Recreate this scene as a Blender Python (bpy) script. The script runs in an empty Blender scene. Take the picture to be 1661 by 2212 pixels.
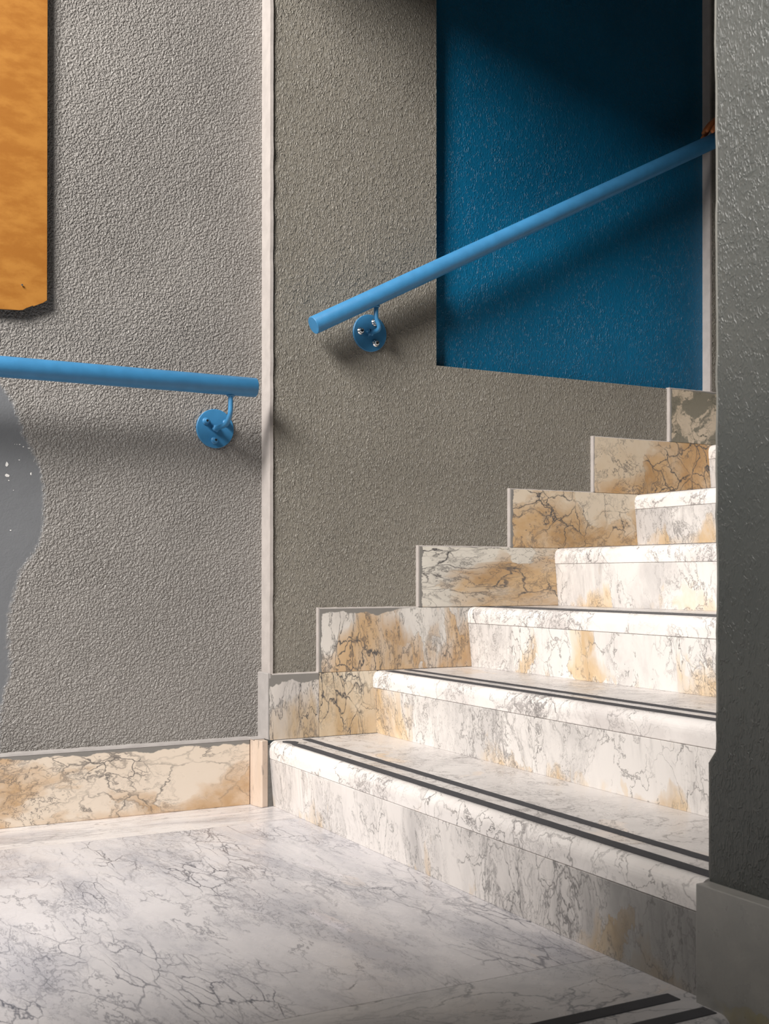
import bpy, bmesh, math, random
from mathutils import Vector, Matrix, noise as mnoise

random.seed(7)
S = bpy.context.scene
C = S.collection

# ------------------------------------------------------------------ camera
F_PX, CY, PITCH, YAW, ROLL = 2504.34, 1235.59, 0.0046, 0.4916, 0.0005
CAM = Vector((-1.1549, -2.7918, 0.5935))
cam_data = bpy.data.cameras.new('camera')
cam = bpy.data.objects.new('camera', cam_data)
C.objects.link(cam)
cam_data.sensor_fit = 'VERTICAL'
cam_data.sensor_height = 36.0
cam_data.lens = F_PX / 2212 * 36.0
cam_data.shift_y = (CY - 1106) / 2212
fwd = Vector((math.sin(YAW) * math.cos(PITCH), math.cos(YAW) * math.cos(PITCH), math.sin(PITCH)))
rgt0 = Vector((math.cos(YAW), -math.sin(YAW), 0))
up0 = rgt0.cross(fwd)
rgt = rgt0 * math.cos(ROLL) + up0 * math.sin(ROLL)
upv = -rgt0 * math.sin(ROLL) + up0 * math.cos(ROLL)
m = Matrix((rgt, upv, -fwd)).transposed().to_4x4()
m.translation = CAM
cam.matrix_world = m
cam_data.clip_start = 0.02
cam_data.dof.use_dof = True
cam_data.dof.focus_distance = 2.7
cam_data.dof.aperture_fstop = 11.0
S.camera = cam

# ------------------------------------------------------------------ light
S.view_settings.view_transform = 'Standard'
S.view_settings.look = 'None'
S.view_settings.exposure = 0.0
S.view_settings.gamma = 1.0
S.view_settings.use_curve_mapping = False
world = bpy.data.worlds.new('world')
S.world = world
world.use_nodes = True
bg = world.node_tree.nodes['Background']
bg.inputs[0].default_value = (0.80, 0.95, 1.0, 1)
bg.inputs[1].default_value = 0.065


def area(name, loc, target, sx, sy, power, col):
    l = bpy.data.lights.new(name, 'AREA')
    l.shape = 'RECTANGLE'
    l.size, l.size_y, l.energy, l.color = sx, sy, power, col
    o = bpy.data.objects.new(name, l)
    C.objects.link(o)
    o.location = loc
    o.rotation_euler = (Vector(target) - Vector(loc)).to_track_quat('-Z', 'Y').to_euler()
    return o


area('skylight_daylight', (-3.5, -2.0, 3.75), (0.4, -0.2, 0.9), 1.6, 1.5, 490, (1.0, 0.955, 0.91))

RISE, RUN, OV = 0.17, 0.3041, 0.0127
WALL_A, WALL_B = 0.066, 0.014          # plaster planes of the two wall sections
NICHE = 0.047


# ------------------------------------------------------------------ node helpers
class NT:
    def __init__(s, name):
        s.m = bpy.data.materials.new(name)
        s.m.use_nodes = True
        s.t = s.m.node_tree
        s.n = s.t.nodes
        s.b = s.n['Principled BSDF']

    def new(s, kind, **kw):
        n = s.n.new(kind)
        for k, v in kw.items():
            setattr(n, k, v)
        return n

    def put(s, sock, v):
        if hasattr(v, 'is_output') or isinstance(v, bpy.types.NodeSocket):
            s.t.links.new(v, sock)
        else:
            sock.default_value = v

    def math(s, op, a, b=0.0, c=None, clamp=False):
        n = s.new('ShaderNodeMath', operation=op)
        n.use_clamp = clamp
        s.put(n.inputs[0], a)
        s.put(n.inputs[1], b)
        if c is not None:
            s.put(n.inputs[2], c)
        return n.outputs[0]

    def vmath(s, op, a, b):
        n = s.new('ShaderNodeVectorMath', operation=op)
        s.put(n.inputs[0], a)
        if op == 'SCALE':
            s.put(n.inputs[3], b)
        else:
            s.put(n.inputs[1], b)
        return n.outputs[0]

    def noise(s, vec, scale, detail=4.0, rough=0.55, dist=0.0, color=False):
        n = s.new('ShaderNodeTexNoise')
        s.put(n.inputs['Vector'], vec)
        n.inputs['Scale'].default_value = scale
        n.inputs['Detail'].default_value = detail
        n.inputs['Roughness'].default_value = rough
        n.inputs['Distortion'].default_value = dist
        return n.outputs['Color' if color else 'Fac']

    def cells(s, vec, scale, rnd=1.0):
        n = s.new('ShaderNodeTexVoronoi', feature='DISTANCE_TO_EDGE')
        s.put(n.inputs['Vector'], vec)
        n.inputs['Scale'].default_value = scale
        n.inputs['Randomness'].default_value = rnd
        return n.outputs['Distance']

    def ramp(s, v, a, b, lo=0.0, hi=1.0, smooth=True):
        n = s.new('ShaderNodeMapRange')
        n.interpolation_type = 'SMOOTHSTEP' if smooth else 'LINEAR'
        s.put(n.inputs[0], v)
        s.put(n.inputs[1], a)
        s.put(n.inputs[2], b)
        s.put(n.inputs[3], lo)
        s.put(n.inputs[4], hi)
        return n.outputs[0]

    def mix(s, fac, a, b):
        n = s.new('ShaderNodeMix', data_type='RGBA')
        s.put(n.inputs[0], fac)
        s.put(n.inputs[6], a)
        s.put(n.inputs[7], b)
        return n.outputs[2]

    def coords(s):
        return s.new('ShaderNodeTexCoord').outputs['Object']

    def xyz(s, v):
        n = s.new('ShaderNodeSeparateXYZ')
        s.put(n.inputs[0], v)
        return n.outputs

    def mapping(s, v, rot=(0, 0, 0), scale=(1, 1, 1), loc=(0, 0, 0)):
        n = s.new('ShaderNodeMapping')
        s.put(n.inputs[0], v)
        n.inputs['Location'].default_value = loc
        n.inputs['Rotation'].default_value = rot
        n.inputs['Scale'].default_value = scale
        return n.outputs[0]

    def bump(s, h, strength, dist, normal=None):
        n = s.new('ShaderNodeBump')
        s.put(n.inputs['Height'], h)
        s.put(n.inputs['Strength'], strength)
        n.inputs['Distance'].default_value = dist
        if normal is not None:
            s.put(n.inputs['Normal'], normal)
        return n.outputs[0]


def rgb(r, g, b):
    return (r, g, b, 1)


def simple(name, col, rough=0.5, metal=0.0, bump=0.0, scale=200.0, spec=0.5):
    k = NT(name)
    k.b.inputs['Base Color'].default_value = rgb(*col)
    k.b.inputs['Roughness'].default_value = rough
    k.b.inputs['Metallic'].default_value = metal
    k.b.inputs['Specular IOR Level'].default_value = spec
    c = k.coords()
    v = k.noise(c, 30, 3)
    k.put(k.b.inputs['Base Color'], k.mix(k.ramp(v, .3, .7), rgb(*[x * .93 for x in col]), rgb(*[min(1, x * 1.05) for x in col])))
    if bump:
        k.put(k.b.inputs['Normal'], k.bump(k.noise(c, scale, 2), bump, .002))
    return k.m


GREY = (0.205, 0.196, 0.180)
PAINT = (0.215, 0.205, 0.19)


def marble(name, base=(.80, .765, .72), cloud=(.60, .57, .55), vein=(.085, .08, .08), ochre=(.60, .36, .14),
           s1=6.0, s2=15.0, stretch=(1, 1, 1), rot=(0, 0, 0), warp=.12, veins=1.0, breccia=.6, ochre_lo=.56, ochre_z=None,
           streak=0.0, ochre_x=0.0, top_shade=0.0, dark_y=None, vmul=1.0, m2=(.50, .64), paint_x=(.16, .26), edge_paint=None, rough=.32, warm=0.0, shift=(0, 0, 0), fine=1.0, dark_patch=0.0):
    k = NT(name)
    co = k.coords()
    rnd = k.new('ShaderNodeObjectInfo').outputs['Random']
    off = k.new('ShaderNodeCombineXYZ')
    k.put(off.inputs[0], k.math('MULTIPLY', rnd, 37.0))
    k.put(off.inputs[1], k.math('MULTIPLY', rnd, 91.0))
    k.put(off.inputs[2], k.math('MULTIPLY', rnd, 53.0))
    v = k.vmath('ADD', k.vmath('ADD', co, off.outputs[0]), Vector(shift))
    v = k.mapping(v, rot, stretch)
    w = k.vmath('SCALE', k.vmath('SUBTRACT', k.noise(v, 2.6, 3, .55, color=True), (0.5, 0.5, 0.5)), warp * 2.4)
    wf = k.vmath('SCALE', k.vmath('SUBTRACT', k.noise(v, 14, 4, .6, color=True), (0.5, 0.5, 0.5)), warp * .55)
    wg = k.vmath('SCALE', k.vmath('SUBTRACT', k.noise(v, 55, 2, .6, color=True), (0.5, 0.5, 0.5)), warp * .11)
    wv = k.vmath('ADD', k.vmath('ADD', v, w), k.vmath('ADD', wf, wg))
    # long veins
    e1 = k.cells(wv, s1)
    n_w = k.ramp(k.noise(wv, 5, 3), .35, .72, .010, .034)
    line1 = k.ramp(e1, 0.0, n_w, 1.0, 0.0)
    mask1 = k.ramp(k.noise(v, 3.2, 3), .42, .62)
    line1 = k.math('MULTIPLY', line1, k.math('MULTIPLY', mask1, .85 * veins))
    # brecciated clusters
    e2 = k.cells(wv, s2)
    e3 = k.cells(k.vmath('ADD', wv, Vector((3.3, 1.7, 5.1))), s2 * 2.3)
    mask2 = k.ramp(k.noise(wv, 4.0, 4, .6), m2[0], m2[1])
    line2 = k.math('MULTIPLY', k.ramp(e2, 0.0, .05, 1.0, 0.0), mask2)
    line3 = k.math('MULTIPLY', k.ramp(e3, 0.0, .075, 1.0, 0.0), k.math('MULTIPLY', mask2, k.ramp(k.noise(v, 11, 3), .45, .6)))
    br = k.math('MULTIPLY', k.math('MAXIMUM', line2, k.math('MULTIPLY', line3, .8)), breccia)
    # hairline ridges
    r1 = k.math('ABSOLUTE', k.math('SUBTRACT', k.noise(wv, 7, 6, .62), .5))
    hair = k.math('MULTIPLY', k.ramp(r1, 0.0, .018, 1.0, 0.0), k.ramp(k.noise(v, 4.5, 2), .40, .6))
    hair = k.math('MULTIPLY', hair, .55 * fine)
    v2 = k.mapping(wv, (.3, .4, .2), (1.7, 1.7, .8))
    r2 = k.math('ABSOLUTE', k.math('SUBTRACT', k.noise(v2, 15, 5, .66), .5))
    hair2 = k.math('MULTIPLY', k.ramp(r2, 0.0, .022, 1.0, 0.0), k.ramp(k.noise(v, 3.4, 3), .44, .62, 0.0, .6 * fine))
    tot = k.math('MAXIMUM', k.math('MAXIMUM', line1, br), k.math('MAXIMUM', hair, hair2))
    # base tone
    cl = k.ramp(k.noise(wv, 3.4, 6, .62), .40, .70)
    col = k.mix(cl, rgb(*base), rgb(*cloud))
    if warm:
        wm = k.ramp(k.noise(v, 2.1, 2), .35, .7)
        col = k.mix(k.math('MULTIPLY', wm, warm), col, rgb(.72, .60, .46))
    x, y, z = k.xyz(co)
    on = k.noise(k.vmath('ADD', wv, Vector((9, 4, 2))), 3.3, 4, .55)
    vc = k.new('ShaderNodeTexVoronoi', feature='F1')
    k.put(vc.inputs['Vector'], wv)
    vc.inputs['Scale'].default_value = s1
    on = k.math('ADD', on, k.math('MULTIPLY', k.math('SUBTRACT', k.xyz(vc.outputs['Color'])[0], .5), .15))
    if top_shade:
        nz_ = k.xyz(k.new('ShaderNodeNewGeometry').outputs['Normal'])[2]
        col = k.mix(k.ramp(nz_, .93, .995, 0.0, top_shade), col, rgb(.50, .475, .465))  # upward faces painted greyer so the light-facing bullnose reads brighter
    if ochre_z is not None:                      # stains gather where damp rises
        on = k.math('ADD', on, k.ramp(z, ochre_z[0], ochre_z[1], ochre_z[2], 0.0, smooth=False))
    if ochre_x: on = k.math('ADD', on, k.ramp(x, 0.02, .46, -.05, ochre_x, smooth=False))
    of = k.math('MULTIPLY', k.math('ADD', k.ramp(on, ochre_lo, ochre_lo + .03, 0.0, .22), k.ramp(on, ochre_lo - .01, ochre_lo + .13, 0.0, .68)), k.ramp(k.noise(v, 8, 4, .65), .25, .6, .35, 1.0))
    ocol = k.mix(k.ramp(k.noise(wv, 7, 4), .35, .65), rgb(*ochre), rgb(min(1, ochre[0] * 1.3), ochre[1] * 1.5, ochre[2] * 2.0))
    col = k.mix(of, col, ocol)
    if streak:                                   # run-down dirt
        sv = k.mapping(co, (0, 0, 0), (32, 32, 2.2))
        st = k.math('MULTIPLY', k.ramp(k.noise(sv, 1.0, 5, .65), .46, .68), k.ramp(k.noise(co, 3.1, 2), .38, .62))
        col = k.mix(k.math('MULTIPLY', st, streak), col, rgb(.36, .34, .33))
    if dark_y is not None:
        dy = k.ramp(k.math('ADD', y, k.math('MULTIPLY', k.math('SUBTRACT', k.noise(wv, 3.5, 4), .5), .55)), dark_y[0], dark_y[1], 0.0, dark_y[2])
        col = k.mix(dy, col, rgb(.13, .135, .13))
    if dark_patch:
        dp = k.ramp(k.noise(wv, 6.0, 5, .6), .41, .45)
        col = k.mix(k.math('MULTIPLY', dp, dark_patch), col, rgb(.17, .165, .13))
    tot = k.math('MULTIPLY', tot, vmul, clamp=True)
    col = k.mix(tot, col, rgb(*vein))
    rgh = k.ramp(k.noise(co, 18, 4), .3, .7, rough - .06, rough + .1)
    if edge_paint is not None:                   # wall paint brushed over the slab's rim
        tw, lw = edge_paint
        nz = k.noise(k.mapping(co, (0, 0, 0), (1, 1, .5)), 8, 4, .58)
        a = k.math('ADD', z, k.math('MULTIPLY', k.ramp(nz, .30, .66, .0, tw * 2.2, smooth=False), k.ramp(x, paint_x[0], paint_x[1], 1.0, .22)))
        pm = k.ramp(a, 0.0, .003)
        if lw:
            b_ = k.math('SUBTRACT', k.ramp(k.noise(co, 26, 4, .6), .3, .8, lw * .5, lw * 2.0), x)
            pm = k.math('MAXIMUM', pm, k.ramp(b_, 0.0, .002))
        col = k.mix(pm, col, rgb(*PAINT))
        rgh = k.math('ADD', rgh, k.math('MULTIPLY', pm, .15))
    k.put(k.b.inputs['Base Color'], col)
    k.put(k.b.inputs['Roughness'], rgh)
    k.put(k.b.inputs['Normal'], k.bump(k.math('ADD', k.noise(co, 60, 4), k.math('MULTIPLY', tot, -.6)), .12, .002))
    return k.m


def stipple(name, col, kind, strength=1.0, col2=None):
    """roller-textured gloss paint; kind 'fine' (left wall), 'long' (stair wall), 'plain'"""
    k = NT(name)
    co = k.coords()
    if kind == 'fine':
        w = k.vmath('SCALE', k.vmath('SUBTRACT', k.noise(co, 90, 1, color=True), (.5, .5, .5)), .006)
        cv = k.vmath('ADD', co, w)
        h = k.math('ADD', k.ramp(k.noise(cv, 205, 1.0, .5), .30, .70), k.math('MULTIPLY', k.noise(co, 330, 1), .5))
        dist = .0036
    else:
        cv = k.mapping(co, (0, .12, 0), (1.0, 1.0, .45))
        w = k.vmath('SCALE', k.vmath('SUBTRACT', k.noise(co, 70, 1, color=True), (.5, .5, .5)), .008)
        cv = k.vmath('ADD', cv, w)
        r = k.ramp(k.math('ABSOLUTE', k.math('SUBTRACT', k.noise(cv, 185, 1.0, .5), .53)), 0.0, .13, 1.0, 0.0)
        r = k.math('MULTIPLY', r, k.ramp(k.noise(co, 75, 1), .36, .62, .3, 1.0))
        h = k.math('ADD', r, k.math('MULTIPLY', k.noise(cv, 290, 1), .3))
        dist = .0026
    amp = k.ramp(k.noise(co, 4.0, 3), .3, .7, .7, 1.1)
    x, y, z = k.xyz(co)
    if kind == 'fine':
        # a filled, smooth area low on the left: outline x(z)
        fc = k.new('ShaderNodeFloatCurve')
        pts = [(0.0, -.668), (.315, -.654), (.37, -.640), (.455, -.645), (.546, -.633), (.612, -.612), (.668, -.576),
               (.78, -.560), (.869, -.576), (.934, -.607), (1.02, -.640), (1.08, -.70), (1.2, -.80)]
        cm = fc.mapping
        cu = cm.curves[0]
        tp = [(a / 1.2, b + 1.0) for a, b in pts]
        cu.points[0].location = tp[0]
        cu.points[1].location = tp[-1]
        for a in tp[1:-1]:
            cu.points.new(*a)
        cm.update()
        k.put(fc.inputs['Value'], k.math('DIVIDE', z, 1.2))
        edge = k.math('SUBTRACT', k.math('ADD', x, k.math('MULTIPLY', k.math('SUBTRACT', k.noise(co, 60, 3), .5), .03)),
                      k.math('SUBTRACT', fc.outputs[0], 1.0))
        sm = k.ramp(edge, -.006, .012)
        top = k.ramp(z, 1.06, 1.10)
        sm = k.math('MAXIMUM', sm, top)
        amp = k.math('MULTIPLY', amp, k.math('MAXIMUM', sm, .05))
    amp = k.math('MULTIPLY', amp, strength)
    h = k.math('MULTIPLY', h, amp)
    big = k.math('MULTIPLY', k.noise(co, 9, 3), .9)
    k.put(k.b.inputs['Normal'], k.bump(k.math('ADD', h, big), .9, dist))
    c2 = col2 or tuple(v * .86 for v in col)
    c = k.mix(k.ramp(k.noise(co, 3.0, 4), .3, .7), rgb(*col), rgb(*c2))
    if kind == 'fine':
        c = k.mix(sm, rgb(.165, .172, .182), c)
    k.put(k.b.inputs['Base Color'], c)
    k.b.inputs['Roughness'].default_value = .42
    k.b.inputs['Specular IOR Level'].default_value = .5
    return k.m


# ------------------------------------------------------------------ mesh helpers
def tag(o, label=None, cat=None, group=None, kind=None):
    if label: o['label'] = label
    if cat: o['category'] = cat
    if group: o['group'] = group
    if kind: o['kind'] = kind
    return o


def link(name, bm, mats, parent=None, loc=None, smooth=False, bevel=0.0, segs=2):
    me = bpy.data.meshes.new(name)
    bmesh.ops.recalc_face_normals(bm, faces=bm.faces)
    bm.to_mesh(me)
    bm.free()
    if not isinstance(mats, (list, tuple)): mats = [mats]
    for mt in mats: me.materials.append(mt)
    o = bpy.data.objects.new(name, me)
    C.objects.link(o)
    if loc is not None: o.location = loc
    if parent is not None: o.parent = parent
    if smooth:
        for p in me.polygons: p.use_smooth = True
    if bevel:
        md = o.modifiers.new('bevel', 'BEVEL')
        md.width, md.segments, md.limit_method, md.angle_limit = bevel, segs, 'ANGLE', math.radians(40)
    return o


def empty(name, loc=(0, 0, 0)):
    o = bpy.data.objects.new(name, None)
    C.objects.link(o)
    o.location = loc
    return o


def box(bm, a, b, mat=0):
    vs = [bm.verts.new((x, y, z)) for x in (a[0], b[0]) for y in (a[1], b[1]) for z in (a[2], b[2])]
    for f in ((0, 1, 3, 2), (4, 6, 7, 5), (0, 4, 5, 1), (2, 3, 7, 6), (0, 2, 6, 4), (1, 5, 7, 3)):
        bm.faces.new([vs[i] for i in f]).material_index = mat


def prism(bm, pts, axis, a, b, mat=0):
    """extrude a closed outline along an axis; pts are the two other coordinates in xyz order"""
    def P(p, t):
        return {0: (t, p[0], p[1]), 1: (p[0], t, p[1]), 2: (p[0], p[1], t)}[axis]
    v0 = [bm.verts.new(P(p, a)) for p in pts]
    v1 = [bm.verts.new(P(p, b)) for p in pts]
    n = len(pts)
    fs = [bm.faces.new(v0), bm.faces.new(v1[::-1])]
    for i in range(n):
        fs.append(bm.faces.new((v0[i], v1[i], v1[(i + 1) % n], v0[(i + 1) % n])))
    for f in fs: f.material_index = mat


def tube(bm, path, radii, n=24, cap_round=0.0):
    path = [Vector(p) for p in path]
    if not isinstance(radii, (list, tuple)): radii = [radii] * len(path)
    rings = []
    ref = Vector((0.13, 0.31, 0.94)).normalized()
    for i, p in enumerate(path):
        t = (path[min(i + 1, len(path) - 1)] - path[max(i - 1, 0)]).normalized()
        u = t.cross(ref).normalized()
        v = t.cross(u)
        rings.append([bm.verts.new(p + (u * math.cos(2 * math.pi * j / n) + v * math.sin(2 * math.pi * j / n)) * radii[i]) for j in range(n)])
    for a, b in zip(rings, rings[1:]):
        for j in range(n):
            bm.faces.new((a[j], a[(j + 1) % n], b[(j + 1) % n], b[j])).smooth = True
    bm.faces.new(rings[0][::-1])
    bm.faces.new(rings[-1])


# ------------------------------------------------------------------ materials
M_wallA = stipple('grey_stipple_paint', (.27, .255, .238), 'fine')
M_wallB = stipple('grey_long_stipple_paint', (.24, .222, .188), 'long')
M_blue = stipple('deep_blue_paint', (.001, .118, .245), 'long', .45, (.0008, .096, .20))
M_pillar = stipple('dark_grey_paint', (.070, .074, .069), 'long', .3, (.055, .060, .057))
M_trim = simple('pale_grey_trim_paint', (.46, .42, .395), .5, 0, .25, 90)
M_smooth = simple('smooth_grey_paint', (.40, .375, .36), .5, 0, .3, 120)
M_chip = simple('bare_white_plaster', (.75, .74, .72), .8)
M_skirt = marble('ochre_veined_marble', base=(.72, .66, .58), cloud=(.56, .50, .43), ochre=(.46, .25, .085), s1=8, s2=17,
                 ochre_lo=.60, ochre_z=(-.17, -.03, .22), warm=.35, edge_paint=(.012, .008), stretch=(1.5, 1, .8), veins=.9, breccia=.7)
M_skirt_left = marble('pale_ochre_marble', vmul=1.3, base=(.74, .66, .58), cloud=(.66, .56, .47), ochre=(.46, .28, .13), s1=5, s2=16,
                      ochre_lo=.63, ochre_z=(-.17, -.02, .26), warm=.5, paint_x=(1.9, 2.3), edge_paint=(.009, 0), stretch=(.8, 1, 1.5), rot=(0, .5, 0), veins=.7, breccia=.7)
M_skirt_dark = marble('green_black_marble', base=(.62, .52, .40), cloud=(.42, .34, .24), vein=(.08, .08, .06), ochre=(.42, .25, .09), s1=9, s2=18,
                      ochre_lo=.6, dark_patch=.85, edge_paint=(.004, .006), veins=1, breccia=.9)
M_tread = marble('white_tread_marble', top_shade=.6, base=(.86, .82, .79), cloud=(.66, .62, .60), vmul=1.3, vein=(.12, .11, .11), s1=7, s2=14, ochre=(.66, .50, .34), ochre_lo=.66,
                 stretch=(1.1, 1.0, 1), warp=.16, veins=.8, breccia=.6, rough=.30)
M_nose = M_tread
M_riser = marble('white_riser_marble', base=(.80, .765, .735), cloud=(.55, .525, .51), vein=(.11, .10, .10), ochre=(.58, .39, .19), s1=9, s2=21,
                 ochre_lo=.635, ochre_z=(-.165, -.06, .15), streak=.6, stretch=(1, 1.3, .8), warp=.16, veins=.8, breccia=.8, rough=.36, fine=1.2)
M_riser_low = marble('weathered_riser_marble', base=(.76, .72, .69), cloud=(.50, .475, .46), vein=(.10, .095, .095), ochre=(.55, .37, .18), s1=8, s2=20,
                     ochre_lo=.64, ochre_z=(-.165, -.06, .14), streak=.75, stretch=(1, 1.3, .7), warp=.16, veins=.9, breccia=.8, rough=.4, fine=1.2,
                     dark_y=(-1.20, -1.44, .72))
M_strip = simple('black_grip_tape', (.055, .055, .062), .8, 0, .5, 600)
M_rail = simple('light_blue_enamel', (.045, .215, .43), .42, 0, .12, 350)
M_bolt = simple('bright_steel', (.75, .74, .72), .22, 1.0)
M_socket = simple('black_recess', (.01, .01, .012), .8)


def floor_material(name, kw):
    return marble(name, **kw)


M_floor = marble('arabescato_floor_marble', base=(.58, .56, .57), cloud=(.40, .395, .425), vein=(.085, .09, .115), ochre=(.60, .50, .42), ochre_lo=.66,
                 s1=6, s2=15, m2=(.47, .62), vmul=.95, stretch=(2.1, .66, 1), rot=(0, 0, .30), warp=.09, veins=1.0, breccia=1.0, rough=.25, fine=1.2)
M_floor_edge = marble('border_floor_marble', base=(.64, .61, .60), cloud=(.47, .45, .46), vein=(.17, .165, .18), ochre=(.62, .50, .40), ochre_lo=.64,
                      s1=7, s2=13, stretch=(.5, 2.6, 1), warp=.11, veins=.9, breccia=.8, rough=.28)
M_floor_nose = marble('nosing_floor_marble', base=(.58, .56, .56), cloud=(.40, .40, .42), vein=(.13, .14, .16), ochre=(.6, .5, .4), ochre_lo=.7,
                      s1=5, s2=11, stretch=(.8, 1.2, 1), warp=.16, veins=.9, breccia=1, rough=.3, shift=(4, 2, 0))

# ------------------------------------------------------------------ setting: floor
FX0 = -2.6
EDGE = -1.635                                     # landing ends here, the lower flight starts
bm = bmesh.new()
g = .0008
box(bm, (FX0, -.175, -.2), (.02, .09, 0), 1)      # border slab along the wall
box(bm, (FX0, -1.352, -.2), (.02, -.175 - g, 0), 0)
# front nosing slab with a rounded front edge
pts = [(-1.352 - g, -.2), (-1.352 - g, 0)]
for i in range(7):
    a = math.pi / 2 * i / 6
    pts.append((EDGE + .02 - .02 * math.sin(a), -.02 + .02 * math.cos(a)))
pts += [(EDGE, -.045), (EDGE + .02, -.05), (EDGE + .02, -.2)]
prism(bm, pts, 0, FX0, .018, 2)
floor = tag(link('floor', bm, [M_floor, M_floor_edge, M_floor_nose]), 'pale veined marble landing floor at the foot of the stairs', 'floor', kind='structure')

# lower flight going down towards the viewer
for i in range(1, 5):
    y1 = EDGE - RUN * (i - 1)
    bm = bmesh.new()
    box(bm, (FX0, y1 - RUN, -RISE * i - .2), (0.0, y1 + .02, -RISE * i))
    tag(link('floor_lower', bm, M_tread, bevel=.008), 'marble step of the flight going down from the landing', 'step', 'steps of the lower flight', 'structure')

# grip strips on the landing's front edge
for (ya, yb, xe) in ((-1.550, -1.524, -.018), (-1.612, -1.587, -.010)):
    bm = bmesh.new()
    box(bm, (-2.4, ya, 0), (xe, yb, .0012))
    o = link('grip_strip', bm, M_strip, parent=floor)

# ------------------------------------------------------------------ setting: walls
ZT = 4.4
bm = bmesh.new()
box(bm, (FX0, WALL_A, -.2), (.012, .30, ZT))
# chips of bare plaster showing through the filled area
chips = [(-.645, .862, .0045, .007), (-.645, .836, .007, .0045), (-.6405, .824, .002, .0013), (-.5895, .842, .0026, .0038),
         (-.6155, .911, .0022, .0012), (-.607, .906, .002, .0018), (-.594, .9035, .0035, .0012), (-.622, .911, .001, .001),
         (-.627, .911, .001, .001), (-.6165, .874, .0018, .0013), (-.636, .705, .0022, .0015), (-.643, .455, .003, .0014),
         (-.5955, .539, .0024, .0012), (-.630, .801, .0012, .001)]
for (cx, cz, rx, rz) in chips:
    n = 7
    ring = []
    for j in range(n):
        a = 2 * math.pi * j / n
        q = random.uniform(.65, 1.15)
        ring.append(bm.verts.new((cx + rx * q * math.cos(a), WALL_A - .0006, cz + rz * q * math.sin(a))))
    bm.faces.new(ring).material_index = 1
tag(link('wall_left', bm, [M_wallA, M_chip]), 'grey stippled wall left of the stairs', 'wall', kind='structure')

# stair wall: stands proud of the left wall, with a shallow blue niche
bm = bmesh.new()
NX0, NX1, NZ = .5125, 1.5415, 1.190
box(bm, (.0075, WALL_B, .17), (NX0, .30, ZT))
box(bm, (NX0, WALL_B, .17), (NX1, .30, NZ))
box(bm, (NX1, WALL_B, .17), (3.6, .30, ZT))
box(bm, (NX0, NICHE, NZ), (NX1, .30, ZT), 1)
bmesh.ops.remove_doubles(bm, verts=bm.verts, dist=1e-5)
# rounded paint build-up in the lower right corner
R = .02
pts = [(NX1, NZ), (NX1, NZ + R)]
for i in range(7):
    a = math.pi / 2 * i / 6
    pts.append((NX1 - R + R * math.cos(a), NZ + R - R * math.sin(a)))
prism(bm, pts[:1] + pts[2:], 1, NICHE - .003, NICHE + .002, 2)
wall_b = tag(link('wall_stairs', bm, [M_wallB, M_blue, M_trim]), 'grey stippled wall along the stairs with a recessed blue niche', 'wall', kind='structure')


def wavy(bm, x0, x1, y0, y1, z0, z1, face, amp, seed, n=60, mat=0):
    """upright painted bead whose edges wander a little; face 'x' (seen from -x)"""
    a, b = [], []
    for i in range(n + 1):
        z = z0 + (z1 - z0) * i / n
        ja = mnoise.noise((seed, 3.1, z * 22)) * amp
        jb = mnoise.noise((seed + 7, 1.1, z * 22)) * amp
        a.append(bm.verts.new((x0, y0 + ja, z)))
        b.append(bm.verts.new((x0, y1 + jb, z)))
    for i in range(n):
        bm.faces.new((a[i], b[i], b[i + 1], a[i + 1])).material_index = mat
    c = [bm.verts.new((x1, v.co.y, v.co.z)) for v in a]
    d = [bm.verts.new((x1, v.co.y, v.co.z)) for v in b]
    for i in range(n):
        bm.faces.new((a[i], a[i + 1], c[i + 1], c[i])).material_index = mat
        bm.faces.new((b[i], d[i], d[i + 1], b[i + 1])).material_index = mat
        bm.faces.new((c[i], c[i + 1], d[i + 1], d[i])).material_index = mat
    bm.faces.new((a[0], c[0], d[0], b[0]))
    bm.faces.new((a[-1], b[-1], d[-1], c[-1]))


# pale painted corner where the stair wall steps forward
bm = bmesh.new()
wavy(bm, .0062, .0150, .0085, .0685, .342, ZT, 'x', .0035, 1.0, 240)
tag(link('trim_1', bm, M_trim), 'pale painted corner strip between the two grey walls', 'trim', kind='structure')
# wider plastered part below it
bm = bmesh.new()
wavy(bm, -.0040, .0070, .0003, .084, .172, .345, 'x', .0015, 5.0, 24)
tag(link('trim_2', bm, M_smooth, bevel=.002), 'smooth grey plastered corner above the marble corner block', 'trim', kind='structure')
# return face of the niche at its right end
bm = bmesh.new()
wavy(bm, NX1 - .0012, NX1 + .006, WALL_B - .001, NICHE + .0005, NZ + .004, ZT, 'x', .001, 9.0, 120)
tag(link('trim_3', bm, M_trim), 'pale painted return at the right end of the blue niche', 'trim', kind='structure')

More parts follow.
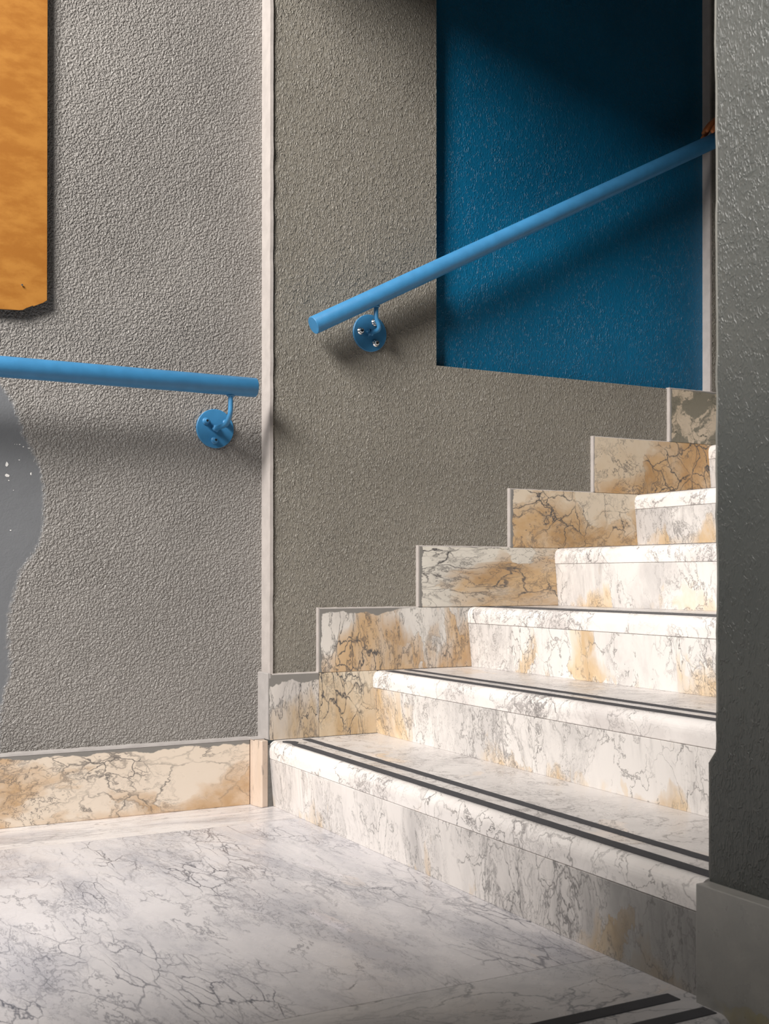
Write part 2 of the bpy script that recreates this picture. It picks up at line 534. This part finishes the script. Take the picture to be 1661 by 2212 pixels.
# ------------------------------------------------------------------ baseboards
bm = bmesh.new()
box(bm, (-2.2, 0, -.1695), (-.0345, .028, 0))
o = link('baseboard_left', bm, M_skirt_left, loc=(0, .0455, .1695), bevel=.0015)
tag(o, 'ochre and cream marble baseboard of the left wall', 'baseboard', kind='structure')
bm = bmesh.new()
wv = []
n = 90
for i in range(n):
    xa, xb = -2.2 + (2.2 - .033) * i / n, -2.2 + (2.2 - .033) * (i + 1) / n
    h = .1735 + .0018 * mnoise.noise((xa * 25, 0, 0))
    h2 = .1735 + .0018 * mnoise.noise((xb * 25, 0, 0))
    q = [(.0450, .1690), (.0462, 0), (.0675, 0), (.0675, .1690)]
    va = [bm.verts.new((xa, .0450, .1690)), bm.verts.new((xa, .0462, h)), bm.verts.new((xa, .0690, h + .003)), bm.verts.new((xa, .0690, .1690))]
    vb = [bm.verts.new((xb, .0450, .1690)), bm.verts.new((xb, .0462, h2)), bm.verts.new((xb, .0690, h2 + .003)), bm.verts.new((xb, .0690, .1690))]
    for j in range(4):
        bm.faces.new((va[j], vb[j], vb[(j + 1) % 4], va[(j + 1) % 4]))
bmesh.ops.remove_doubles(bm, verts=bm.verts, dist=1e-6)
tag(link('trim_4', bm, M_smooth), 'rough painted mortar line on top of the left baseboard', 'trim', kind='structure')

# corner block where the baseboard turns
M_block = marble('worn_corner_marble', base=(.64, .52, .43), cloud=(.50, .39, .30), ochre=(.48, .27, .12), s1=14, s2=24, ochre_lo=.62,
                 ochre_z=(0, .17, .0), streak=.5, stretch=(1, 1, .4), veins=.6, breccia=.3)
bm = bmesh.new()
pts = [(-.0330, .085), (-.0330, .030), (-.0250, -.0060), (-.0215, -.0100), (-.0045, -.0060), (-.0045, .085)]
prism(bm, pts, 2, 0.0, .1715)
tag(link('baseboard_corner', bm, M_block, bevel=.0015), 'worn marble corner block beside the lowest riser', 'baseboard', kind='structure')
bm = bmesh.new()
box(bm, (-.0345, .0200, .1715), (-.003, .085, .1745))
tag(link('trim_5', bm, M_smooth, bevel=.001), 'paint smear on top of the marble corner block', 'trim', kind='structure')
bm = bmesh.new()
prism(bm, [(-.0044, -.0058), (.012, -.002), (.012, .05), (-.0044, .05)], 2, -.001, .160)
tag(link('trim_6', bm, simple('dirty_mortar', (.16, .155, .145), .9, 0, .8, 90)), 'dirty mortar joint between corner block and lowest riser', 'trim', kind='structure')

# stepped skirting slabs on the stair wall; origin at each slab's upper left corner
slabs = [(-.0005, .1438, 1, 'first skirting slab above the lowest tread, greyed with paint along its top'),
         (.1446, .3175, 1, 'ochre skirting slab squeezed between the first slab and the second riser'),
         (.1445, .6215, 2, 'long cream and ochre skirting slab above the second tread'),
         (.4500, .9256, 3, 'horizontally veined skirting slab above the third tread'),
         (.7560, 1.2297, 4, 'cracked cream and amber skirting slab above the fourth tread'),
         (1.0600, 1.5338, 5, 'cream skirting slab with orange stain above the fifth tread'),
         (1.3620, 1.8380, 6, 'dark greenish skirting slab with cream patches under the blue niche'),
         (1.6700, 2.1420, 7, 'skirting slab above the seventh tread'),
         (1.9740, 2.4460, 8, 'skirting slab above the eighth tread')]
M_sk = {
    0: marble('skirting_marble_one', vmul=1.3, m2=(.46, .60), base=(.64, .60, .56), cloud=(.47, .44, .42), ochre=(.40, .26, .12), s1=9, s2=16, ochre_lo=.60, ochre_z=(-.17, -.02, .26), ochre_x=.10,
              warm=.3, edge_paint=(.020, .004), stretch=(1.7, 1, .55), veins=1, breccia=.5, shift=(1, 0, 0)),
    1: marble('skirting_marble_two', vmul=1.3, m2=(.46, .60), base=(.70, .62, .50), cloud=(.60, .48, .33), ochre=(.46, .31, .155), s1=9, s2=18, ochre_lo=.52, ochre_z=(-.17, -.02, .16),
              warm=.5, stretch=(1.6, 1, .6), veins=.9, breccia=.8, shift=(2, 0, 3)),
    2: marble('skirting_marble_three', vmul=1.3, m2=(.46, .60), base=(.72, .69, .65), cloud=(.52, .49, .46), ochre=(.44, .255, .10), s1=10, s2=19, ochre_lo=.62, ochre_z=(-.17, -.02, .24), ochre_x=.17,
              warm=.15, edge_paint=(.011, .008), stretch=(1.6, 1, .6), veins=.9, breccia=.8, shift=(5, 0, 3)),
    3: marble('skirting_marble_four', vmul=1.3, m2=(.46, .60), base=(.71, .68, .61), cloud=(.54, .51, .46), ochre=(.43, .245, .09), s1=7, s2=13, ochre_lo=.62, ochre_z=(-.17, -.04, .22), ochre_x=.19,
              warm=.15, edge_paint=(.002, .011), stretch=(.6, 1, 1.7), veins=.9, breccia=.8, shift=(7, 0, 8)),
    4: marble('skirting_marble_five', vmul=1.3, m2=(.46, .60), base=(.70, .62, .50), cloud=(.62, .50, .35), ochre=(.43, .24, .085), s1=6, s2=15, ochre_lo=.61, ochre_z=(-.17, -.03, .22), ochre_x=.16,
              warm=.5, edge_paint=(.003, .009), paint_x=(.01, .03), stretch=(.9, 1, 1.2), veins=1, breccia=.8, shift=(2, 0, 8)),
    5: marble('skirting_marble_six', vmul=1.3, m2=(.46, .60), base=(.68, .58, .45), cloud=(.60, .47, .32), ochre=(.45, .245, .085), s1=5, s2=14, ochre_lo=.61, ochre_z=(-.17, -.03, .20), ochre_x=.18,
              warm=.5, edge_paint=(.001, .002), veins=.7, breccia=.8, shift=(12, 0, 8)),
}
for i, (xa, xb, lev, lab) in enumerate(slabs):
    bm = bmesh.new()
    box(bm, (0, 0, -RISE + .0006), (xb - xa, .0300, 0))
    o = link('baseboard_stairs', bm, M_sk.get(i, M_skirt_dark), loc=(xa, 0, RISE * (lev + 1)), bevel=.0012)
    tag(o, lab, 'baseboard', kind='structure')
# pale mortar beads along exposed tops and left ends of the slabs
M_bead = M_trim
for i, (xa, xb, lev, lab) in enumerate(slabs):
    if i == 1: continue
    nxt = slabs[2][0] if i == 0 else (slabs[i + 1][0] if i + 1 < len(slabs) else xb)
    z1 = RISE * (lev + 1)
    bm = bmesh.new()
    n = 40
    pa = None
    for j in range(n + 1):
        x = xa + (nxt - xa) * j / n
        hh = .0016 + .0012 * (mnoise.noise((x * 60, i * 3.7, 0)) + .6)
        if j == 0: x -= .003
        cur = [bm.verts.new((x, .0012, z1 - .0004)), bm.verts.new((x, .003, z1 + hh)), bm.verts.new((x, WALL_B + .004, z1 + hh + .001)), bm.verts.new((x, WALL_B + .004, z1 - .0004))]
        if pa:
            for q in range(4):
                bm.faces.new((pa[q], cur[q], cur[(q + 1) % 4], pa[(q + 1) % 4]))
        else:
            bm.faces.new(cur[::-1])
        pa = cur
    bm.faces.new(pa)
    if i > 1:
        wavy(bm, xa - .0034, xa - .0003, .0006, WALL_B + .004, z1 - RISE + .0025, z1 + .002, 'x', .0012, i * 2.3, 20)
    tag(link('trim_7', bm, M_trim), 'pale painted mortar bead around the skirting slab of tread %s' % ('first', '', 'second', 'third', 'fourth', 'fifth', 'sixth', 'seventh', 'eighth')[i], 'trim', kind='structure')

# ------------------------------------------------------------------ staircase
SW = 1.567                                        # clear width
stairs = tag(empty('staircase', (0, 0, 0)), 'white veined marble staircase rising beside the grey wall', 'staircase')
NT_ = .0464


def make_step(x0, x1, z, last=False):
    """tread (with bullnose) and riser of one step in local coordinates"""
    bm = bmesh.new()
    r = .021
    pts = [(x1, z - NT_), (x1, z)]
    for i in range(9):
        a = math.pi / 2 * i / 8
        pts.append((x0 + r - r * math.sin(a) * 1.0, z - .023 + .023 * math.cos(a)))
    pts += [(x0, z - .026), (x0 + .0012, z - NT_ + .0015), (x0 + .0025, z - NT_)]
    prism(bm, pts, 1, -SW, -.0002)
    for f in bm.faces: f.smooth = False
    t = link('tread', bm, M_tread, parent=stairs)
    bm = bmesh.new()
    prism(bm, [(x0 + .0016, z - NT_ - .0008), (x0 + OV, z - RISE), (x0 + OV + .03, z - RISE), (x0 + OV + .03, z - NT_ - .0008)], 1, -SW, -.0002)
    # local origin at nose so stains follow each riser
    for v in bm.verts: v.co.z -= z; v.co.x -= x0
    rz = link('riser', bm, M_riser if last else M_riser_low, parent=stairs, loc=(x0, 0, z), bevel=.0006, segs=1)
    return t


for i in range(9):
    x0, z = i * RUN, (i + 1) * RISE
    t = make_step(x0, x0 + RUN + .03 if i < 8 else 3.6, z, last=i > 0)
    if i < 8:
        for k, (a, b) in enumerate(((.022, .048), (.086, .108))):
            bm = bmesh.new()
            n = 90
            ya, yb = (-.030 if k == 0 else -.020), -SW + .002
            up, lo = [], []
            for j in range(n + 1):
                y = ya + (yb - ya) * j / n
                w = .0012 * mnoise.noise((y * 30, i * 5 + k, 0)) + .0007 * mnoise.noise((y * 120, i * 5 + k, 4))
                w2 = .0012 * mnoise.noise((y * 30, i * 5 + k, 9))
                xa, xb = x0 + a + w, x0 + b + w2
                if i == 0 and k == 0 and j < 5:      # torn, folded end of the lowest strip
                    xa += (.004, -.004, .002, .006, .002)[j]
                    xb += (-.010, .006, .008, -.004, -.004)[j]
                up.append(bm.verts.new((xb, y, z + .0012)))
                lo.append(bm.verts.new((xa, y, z + .0012)))
            for j in range(n):
                bm.faces.new((up[j], up[j + 1], lo[j + 1], lo[j]))
            ext = bmesh.ops.extrude_face_region(bm, geom=list(bm.faces))
            for v in [e for e in ext['geom'] if isinstance(e, bmesh.types.BMVert)]: v.co.z -= .0011
            link('grip_strip', bm, M_strip, parent=t)

# ------------------------------------------------------------------ right wall and its base
bm = bmesh.new()
xw, yr = .020, -1.580
n = 230
front, inner = [], []
z0, z1 = .1660, ZT
cols = []
for i in range(n + 1):
    z = z0 + (z1 - z0) * i / n
    j = .0022 * mnoise.noise((0, 5.5, z * 14)) + .0016 * mnoise.noise((2, 1.5, z * 45))
    y = yr + j
    if z < .332: y = -1.5655 + j * .3
    elif z < .345: y = -1.5655 - (z - .332) / .013 * .0135
    if z > 1.15 : y += .005 * min(1, (z - 1.15) / .8)
    cols.append((y, z))
for dx, lst in ((0, front), (.0018, inner)):
    for (y, z) in cols:
        lst.append(bm.verts.new((xw + dx, y - (.0040 if dx == 0 else -.0015), z)))
back = [bm.verts.new((.26, yr + .002, z)) for (y, z) in cols]
far = [bm.verts.new((xw, -3.8, z)) for (y, z) in cols]
for i in range(n):
    bm.faces.new((far[i], front[i], front[i + 1], far[i + 1]))
    bm.faces.new((front[i], inner[i], inner[i + 1], front[i + 1])).material_index = 1 if i > 12 else 0
    bm.faces.new((inner[i], back[i], back[i + 1], inner[i + 1]))
tag(link('wall_right', bm, [M_pillar, simple('worn_pale_edge', (.17, .17, .155), .7, 0, .5, 90)]), 'dark grey plastered wall at the right edge, close to the viewer', 'wall', kind='structure')

bm = bmesh.new()
box(bm, (.26, -1.80, -.2), (3.6, yr, ZT))
tag(link('wall_inner', bm, M_pillar), 'dark grey wall on the far side of the stairs behind the right wall', 'wall', kind='structure')
bm = bmesh.new()
box(bm, (-1.50, -3.8, -1.2), (-1.35, -1.40, 1.78))  # added out of view to shade the floor front and lowest riser's right end
tag(link('wall_light_blocker', bm, M_pillar), 'unseen grey wall added to keep light off the lower right', 'wall', kind='structure')

M_base_r = marble('dim_grey_marble', base=(.36, .345, .32), cloud=(.27, .265, .25), vein=(.22, .22, .21), ochre=(.24, .18, .06), s1=3, s2=7, ochre_lo=.50,
                  veins=.3, breccia=.25, fine=.3, shift=(3, 1, 1))
bm = bmesh.new()
box(bm, (0, -.51, -.84), (.026, 0, 0))
o = link('baseboard_right', bm, M_base_r, loc=(-.005, -1.5665, .1660), bevel=.0015)
tag(o, 'grey and ochre marble slab at the foot of the right wall', 'baseboard', kind='structure')

# ------------------------------------------------------------------ surroundings outside the frame
M_ceil = simple('off_white_ceiling_paint', (.42, .40, .37), .8)
bm = bmesh.new()
prism(bm, [(-.30, 2.38), (3.6, 4.63), (3.6, 4.90), (-.30, 2.65)], 1, -3.8, WALL_B - .001)  # unseen soffit, its low edge placed to darken the top of the niche
tag(link('ceiling', bm, M_ceil), 'unseen sloping soffit over the stairs, shaped to shade the niche top', 'ceiling', kind='structure')

# ------------------------------------------------------------------ handrails
def bolt(parent, pos, mat_head, r=.0062, h=.011, hexed=True):
    bm = bmesh.new()
    x, y, z = pos
    n = 20
    prof = [(r * 1.35, 0), (r * 1.35, .002), (r, .0025), (r, h * .7), (r * .8, h * .93), (r * .45, h), (r * .42, h - .0004)]
    rings = []
    for (rr, d) in prof:
        rings.append([bm.verts.new((x + rr * math.cos(2 * math.pi * j / n), y - d, z + rr * math.sin(2 * math.pi * j / n))) for j in range(n)])
    for a, b in zip(rings, rings[1:]):
        for j in range(n): bm.faces.new((a[j], a[(j + 1) % n], b[(j + 1) % n], b[j])).smooth = True
    f = bm.faces.new(rings[-1])
    f.material_index = 1
    bm.faces.new(rings[0])
    return link('bolt', bm, [mat_head, M_socket], parent=parent)


def flange(parent, c, yw, r=.0505, t=.0055):
    bm = bmesh.new()
    n = 64
    rings = []
    for (rr, y) in ((r, yw + .001), (r, yw - t + .001), (r - .001, yw - t)):
        rings.append([bm.verts.new((c[0] + rr * math.cos(2 * math.pi * j / n), y, c[1] + rr * math.sin(2 * math.pi * j / n))) for j in range(n)])
    for a, b in zip(rings, rings[1:]):
        for j in range(n): bm.faces.new((a[j], a[(j + 1) % n], b[(j + 1) % n], b[j]))
    bm.faces.new(rings[0]); bm.faces.new(rings[-1])
    return link('wall_flange', bm, M_rail, parent=parent)


def rod(name, parent, pts, r, steps=8, radii=None):
    """bent rod through control points (Catmull-Rom)"""
    P = [Vector(p) for p in pts]
    P = [P[0] * 2 - P[1]] + P + [P[-1] * 2 - P[-2]]
    path = []
    for i in range(1, len(P) - 2):
        for s in range(steps):
            t = s / steps
            a, b, c, d = P[i - 1], P[i], P[i + 1], P[i + 2]
            path.append(.5 * ((2 * b) + (c - a) * t + (2 * a - 5 * b + 4 * c - d) * t * t + (3 * b - a - 3 * c + d) * t ** 3))
    path.append(P[-2])
    bm = bmesh.new()
    tube(bm, path, r, 20)
    return link(name, bm, M_rail, parent=parent)


def pipe(parent, a, b, r):
    a, b = Vector(a), Vector(b)
    d = (b - a).normalized()
    bm = bmesh.new()
    tube(bm, [a, a + d * .0003, a + d * .0014, b - d * .0014, b - d * .0003, b], [r - .0014, r - .0006, r, r, r - .0006, r - .0014], 48)
    return link('tube', bm, M_rail, parent=parent)


def blob(parent, c, r, sq=(1, 1, 1), rough=.0, seed=0, name='weld_bead'):
    bm = bmesh.new()
    bmesh.ops.create_icosphere(bm, subdivisions=3, radius=r)
    for v in bm.verts:
        k = 1 + rough * mnoise.noise(v.co / r * 1.6 + Vector((seed, 0, 0)))
        v.co = Vector((v.co.x * sq[0], v.co.y * sq[1], v.co.z * sq[2])) * k + Vector(c)
    return link(name, bm, M_rail, parent=parent, smooth=True)


# left rail
r1 = tag(empty('handrail', (-.06, -.05, 1.0738)), 'horizontal light blue handrail on the left wall under the orange board', 'handrail')
O1 = r1.location.copy()


def rel(o, org):
    for ch in o.children:
        ch.location = ch.location - org


pipe(r1, (-1.75, -.050, 1.0738), (-.0575, -.050, 1.0738), .0243)
for bx in (-.1245, -1.35):
    flange(r1, (bx, .9785), WALL_A)
    b0 = WALL_A - .0055
    for (dx, dz) in ((-.0262, .0172), (-.0030, -.0310), (.0290, .0165)):
        bolt(r1, (bx + dx, b0, .9785 + dz), M_rail, .0072, .015)
    rod('bracket_arm', r1, [(bx, b0 + .001, .9785), (bx, b0 - .030, .9785), (bx, b0 - .062, .9790), (bx, -.024, .9850), (bx, -.046, 1.003), (bx, -.050, 1.025), (bx, -.050, 1.052)], .0062)
    blob(r1, (bx, b0 - .0045, .9785), .0095, (1, .8, 1), .25, 2)
    blob(r1, (bx, -.050, 1.0495), .0088, (1.2, 1, .55), .2, 4)
rel(r1, O1)

# stair rail
SL = .5231
r2 = tag(empty('handrail', (.1054, -.045, 1.2494)), 'sloping light blue handrail climbing past the blue niche', 'handrail')
O2 = r2.location.copy()
xe = 2.9
pipe(r2, (.1054, -.045, 1.2494), (xe, -.045, 1.2494 + SL * (xe - .1054)), .0236)
d2 = Vector((1, 0, SL)).normalized()
nd = Vector((SL, 0, -1)).normalized()
for bx, in ((.3002,), (1.98,)):
    bz = 1.2590 + SL * (bx - .3002)
    flange(r2, (bx, bz), WALL_B)
    b0 = WALL_B - .0055
    for (dx, dz) in ((-.0300, .0025), (.0165, -.0265), (.0130, .0300)):
        bolt(r2, (bx + dx, b0, bz + dz), M_bolt, .0072, .012)
    ax = Vector((bx, -.045, 1.2494 + SL * (bx - .1054)))
    foot = ax + nd * .023
    # arm leaves the flange, turns and runs up to the underside of the tube
    top = ax + Vector((-.020, 0, -SL * .020)) + nd * .0225
    rod('bracket_arm', r2, [(bx, b0 + .001, bz), (bx + .001, -.020, bz), (bx + .001, -.036, bz + .001), (bx - .001, -.0445, bz + .010), (bx - .010, -.045, bz + .030), tuple(top)], .0062)
    blob(r2, (bx - .004, b0 - .004, bz + .000), .0085, (1, .9, 1), .9, 3)
    blob(r2, tuple(top), .0088, (1.1, 1, .7), .25, 6)
rel(r2, O2)

# ------------------------------------------------------------------ orange hardboard panel
k = NT('orange_hardboard')
co = k.coords()
n1 = k.noise(k.mapping(co, (0, .5, 0), (1, 1, 2.2)), 14, 5, .6)
n2 = k.noise(co, 160, 3, .6)
c = k.mix(k.ramp(n1, .35, .68), rgb(.335, .125, .014), rgb(.43, .185, .030))
c = k.mix(k.ramp(n2, .62, .78, 0, .5), c, rgb(.30, .10, .012))
k.put(k.b.inputs['Base Color'], c)
k.b.inputs['Roughness'].default_value = .5
k.put(k.b.inputs['Normal'], k.bump(n2, .15, .001))
M_board = k.m
bm = bmesh.new()
bd = WALL_A - .020
pts = [(-1.16, 1.2245), (-.6640, 1.2262), (-.6200, 1.2285), (-.6120, 1.2300), (-.6040, 1.2355), (-.5975, 1.2385), (-.5900, 1.2425), (-.5870, 1.2415), (-.5720, 1.2490),
       (-.5655, 1.2520), (-.5560, 1.2590), (-.5560, 2.30), (-1.16, 2.30)]
prism(bm, pts, 1, bd, bd + .0035)
board = link('hardboard_panel', bm, M_board, bevel=.0004)
tag(board, 'orange-brown hardboard panel with a broken lower corner hung on the left wall', 'board')
bm = bmesh.new()
tube(bm, [(-.6150, bd - .0045, 1.2885), (-.6150, bd - .0035, 1.2884), (-.6150, bd - .0033, 1.2884), (-.6150, bd + .016, 1.2880)], [.0022, .0026, .0012, .0012], 12)
link('nail', bm, M_bolt, parent=board)
bm = bmesh.new()
box(bm, (-1.10, bd + .0035, 1.30), (-.70, WALL_A - .0015, 1.34))
link('batten', bm, simple('rough_pine', (.45, .30, .15), .8), parent=board)

# ------------------------------------------------------------------ person behind the right wall, hand on the stair rail
def skin(name, verts, edges, mat, parent=None, sub=2, root=0):
    me = bpy.data.meshes.new(name)
    bm = bmesh.new()
    lay = bm.verts.layers.skin.verify()
    bv = []
    for i, v in enumerate(verts):
        q = bm.verts.new(v[:3])
        r = v[3]
        q[lay].radius = r if isinstance(r, tuple) else (r, r)
        q[lay].use_root = (i == root)
        bv.append(q)
    for a, b in edges: bm.edges.new((bv[a], bv[b]))
    bm.to_mesh(me)
    bm.free()
    me.materials.append(mat)
    o = bpy.data.objects.new(name, me)
    C.objects.link(o)
    sk = o.modifiers.new('skin', 'SKIN')
    sk.use_smooth_shade = True
    sk.branch_smoothing = .5
    ss = o.modifiers.new('subdivision', 'SUBSURF')
    ss.levels = ss.render_levels = sub
    if parent is not None: o.parent = parent
    return o


M_skin = simple('warm_skin', (.66, .22, .075), .5)
M_cloth = simple('dark_jacket_cloth', (.035, .034, .030), .9, 0, .3, 400)
M_trouser = simple('dark_trouser_cloth', (.03, .032, .04), .9, 0, .3, 400)
M_hair = simple('black_hair', (.012, .010, .009), .6)
M_shoe = simple('black_shoe_leather', (.02, .02, .02), .45)
V = [(1.84, -.41, 1.90, .095), (1.83, -.41, 2.08, .09), (1.81, -.41, 2.27, .10), (1.79, -.41, 2.39, .062), (1.775, -.41, 2.435, .05), (1.755, -.41, 2.500, .078), (1.76, -.41, 2.590, .07),
     (1.80, -.235, 2.37, .05), (1.87, -.17, 2.12, .040), (1.650, -.055, 2.122, .024),
     (1.602, -.050, 2.090, (.026, .022)), (1.558, -.046, 2.062, (.030, .020)),
     (1.80, -.585, 2.37, .05), (1.86, -.63, 2.10, .04), (1.78, -.62, 1.88, .026), (1.765, -.615, 1.80, .026),
     (1.86, -.33, 1.83, .07), (1.76, -.33, 1.56, .05), (1.90, -.33, 1.27, .034), (1.82, -.33, 1.232, .022),
     (1.83, -.49, 1.80, .07), (1.70, -.49, 1.46, .05), (1.72, -.49, 1.10, .034), (1.64, -.49, 1.062, .022)]
E_ = [(0, 1), (1, 2), (2, 3), (3, 4), (4, 5), (5, 6), (2, 7), (7, 8), (8, 9), (9, 10), (10, 11), (2, 12), (12, 13), (13, 14), (14, 15),
      (0, 16), (16, 17), (17, 18), (18, 19), (0, 20), (20, 21), (21, 22), (22, 23)]
# fingers: knuckle, middle joint, last joint, tip (index to little finger), then the thumb
for (y, dz, dx) in ((-.074, -.004, .002), (-.055, 0, -.004), (-.036, -.001, .000), (-.018, -.007, .012)):
    n0 = len(V)
    yk = -.046 + (y + .046) * .95
    V += [(1.530 + dx * .5, yk, 2.052 + dz, .0098), (1.500 + dx, y, 2.042 + dz, .0092), (1.478 + dx, y, 2.018 + dz * 1.5, .0084), (1.464 + dx, y * .96, 1.998 + dz * 1.8, .0072)]
    E_ += [(11, n0), (n0, n0 + 1), (n0 + 1, n0 + 2), (n0 + 2, n0 + 3)]
n0 = len(V)
V += [(1.578, -.083, 2.058, .0120), (1.553, -.086, 2.030, .0105), (1.532, -.080, 2.008, .0085)]
E_ += [(10, n0), (n0, n0 + 1), (n0 + 1, n0 + 2)]
# left hand hanging relaxed
for k_, (dx, dl) in enumerate(((-.030, .070), (-.010, .078), (.010, .074), (.028, .060))):
    n0 = len(V)
    V += [(1.765 + dx, -.613, 1.775, .0098), (1.760 + dx, -.606, 1.775 - dl * .5, .0090), (1.760 + dx, -.592, 1.775 - dl, .0075)]
    E_ += [(15, n0), (n0, n0 + 1), (n0 + 1, n0 + 2)]
n0 = len(V)
V += [(1.730, -.600, 1.815, .011), (1.715, -.588, 1.790, .009)]
E_ += [(15, n0), (n0, n0 + 1)]
person = skin('person', V, E_, M_skin)
tag(person, 'person mostly hidden behind the right wall, one hand resting on the sloping blue rail', 'person')
skin('jacket', [(1.845, -.41, 1.72, .155), (1.83, -.41, 2.08, .130), (1.81, -.41, 2.27, .14), (1.79, -.41, 2.375, .078), (1.80, -.235, 2.37, .066), (1.87, -.17, 2.12, .054), (1.672, -.064, 2.122, .036),
                (1.80, -.585, 2.37, .066), (1.86, -.63, 2.10, .054), (1.785, -.62, 1.90, .038)],
     [(0, 1), (1, 2), (2, 3), (2, 4), (4, 5), (5, 6), (2, 7), (7, 8), (8, 9)], M_cloth, person)
skin('trousers', [(1.84, -.41, 1.92, .128), (1.86, -.33, 1.81, .098), (1.76, -.33, 1.56, .074), (1.90, -.33, 1.255, .058), (1.83, -.49, 1.78, .098), (1.70, -.49, 1.46, .074), (1.725, -.49, 1.085, .058)],
     [(0, 1), (1, 2), (2, 3), (0, 4), (4, 5), (5, 6)], M_trouser, person)
for (x, y, z) in ((1.90, -.33, 1.19), (1.72, -.49, 1.02)):
    skin('shoe', [(x + .045, y, z + .052, .050), (x - .04, y, z + .055, .053), (x - .12, y, z + .044, (.052, .040)), (x - .18, y, z + .036, (.044, .032))], [(0, 1), (1, 2), (2, 3)], M_shoe, person)
bm = bmesh.new()
bmesh.ops.create_icosphere(bm, subdivisions=4, radius=1.0)
bmesh.ops.delete(bm, geom=[v for v in bm.verts if v.co.x < -.35 and v.co.z < .45 or v.co.z < -.75], context='VERTS')
for v in bm.verts:
    k_ = 1 + .03 * mnoise.noise(v.co * 9)
    v.co = Vector((v.co.x * .096, v.co.y * .084, v.co.z * .110)) * k_ + Vector((1.765, -.41, 2.555))
link('hair', bm, M_hair, parent=person, smooth=True)
bm = bmesh.new()
tube(bm, [(1.682, -.41, 2.540), (1.670, -.41, 2.520), (1.662, -.41, 2.503), (1.672, -.41, 2.495)], [.006, .010, .014, .008], 12)
link('nose', bm, M_skin, parent=person, smooth=True)
for sy in (-1, 1):
    bm = bmesh.new()
    bmesh.ops.create_icosphere(bm, subdivisions=3, radius=.011)
    for v in bm.verts: v.co = v.co + Vector((1.689, -.41 + sy * .031, 2.538))
    link('eye', bm, simple('dark_eye', (.03, .02, .015), .2), parent=person, smooth=True)
    bm = bmesh.new()
    bmesh.ops.create_icosphere(bm, subdivisions=3, radius=1)
    for v in bm.verts: v.co = Vector((v.co.x * .016, v.co.y * .007, v.co.z * .030)) + Vector((1.765, -.41 + sy * .082, 2.520))
    link('ear', bm, M_skin, parent=person, smooth=True)
bm = bmesh.new()
tube(bm, [(1.694, -.432, 2.468), (1.683, -.41, 2.467), (1.694, -.388, 2.468)], [.003, .006, .003], 10)
link('mouth', bm, simple('lip_skin', (.35, .10, .06), .5), parent=person, smooth=True)
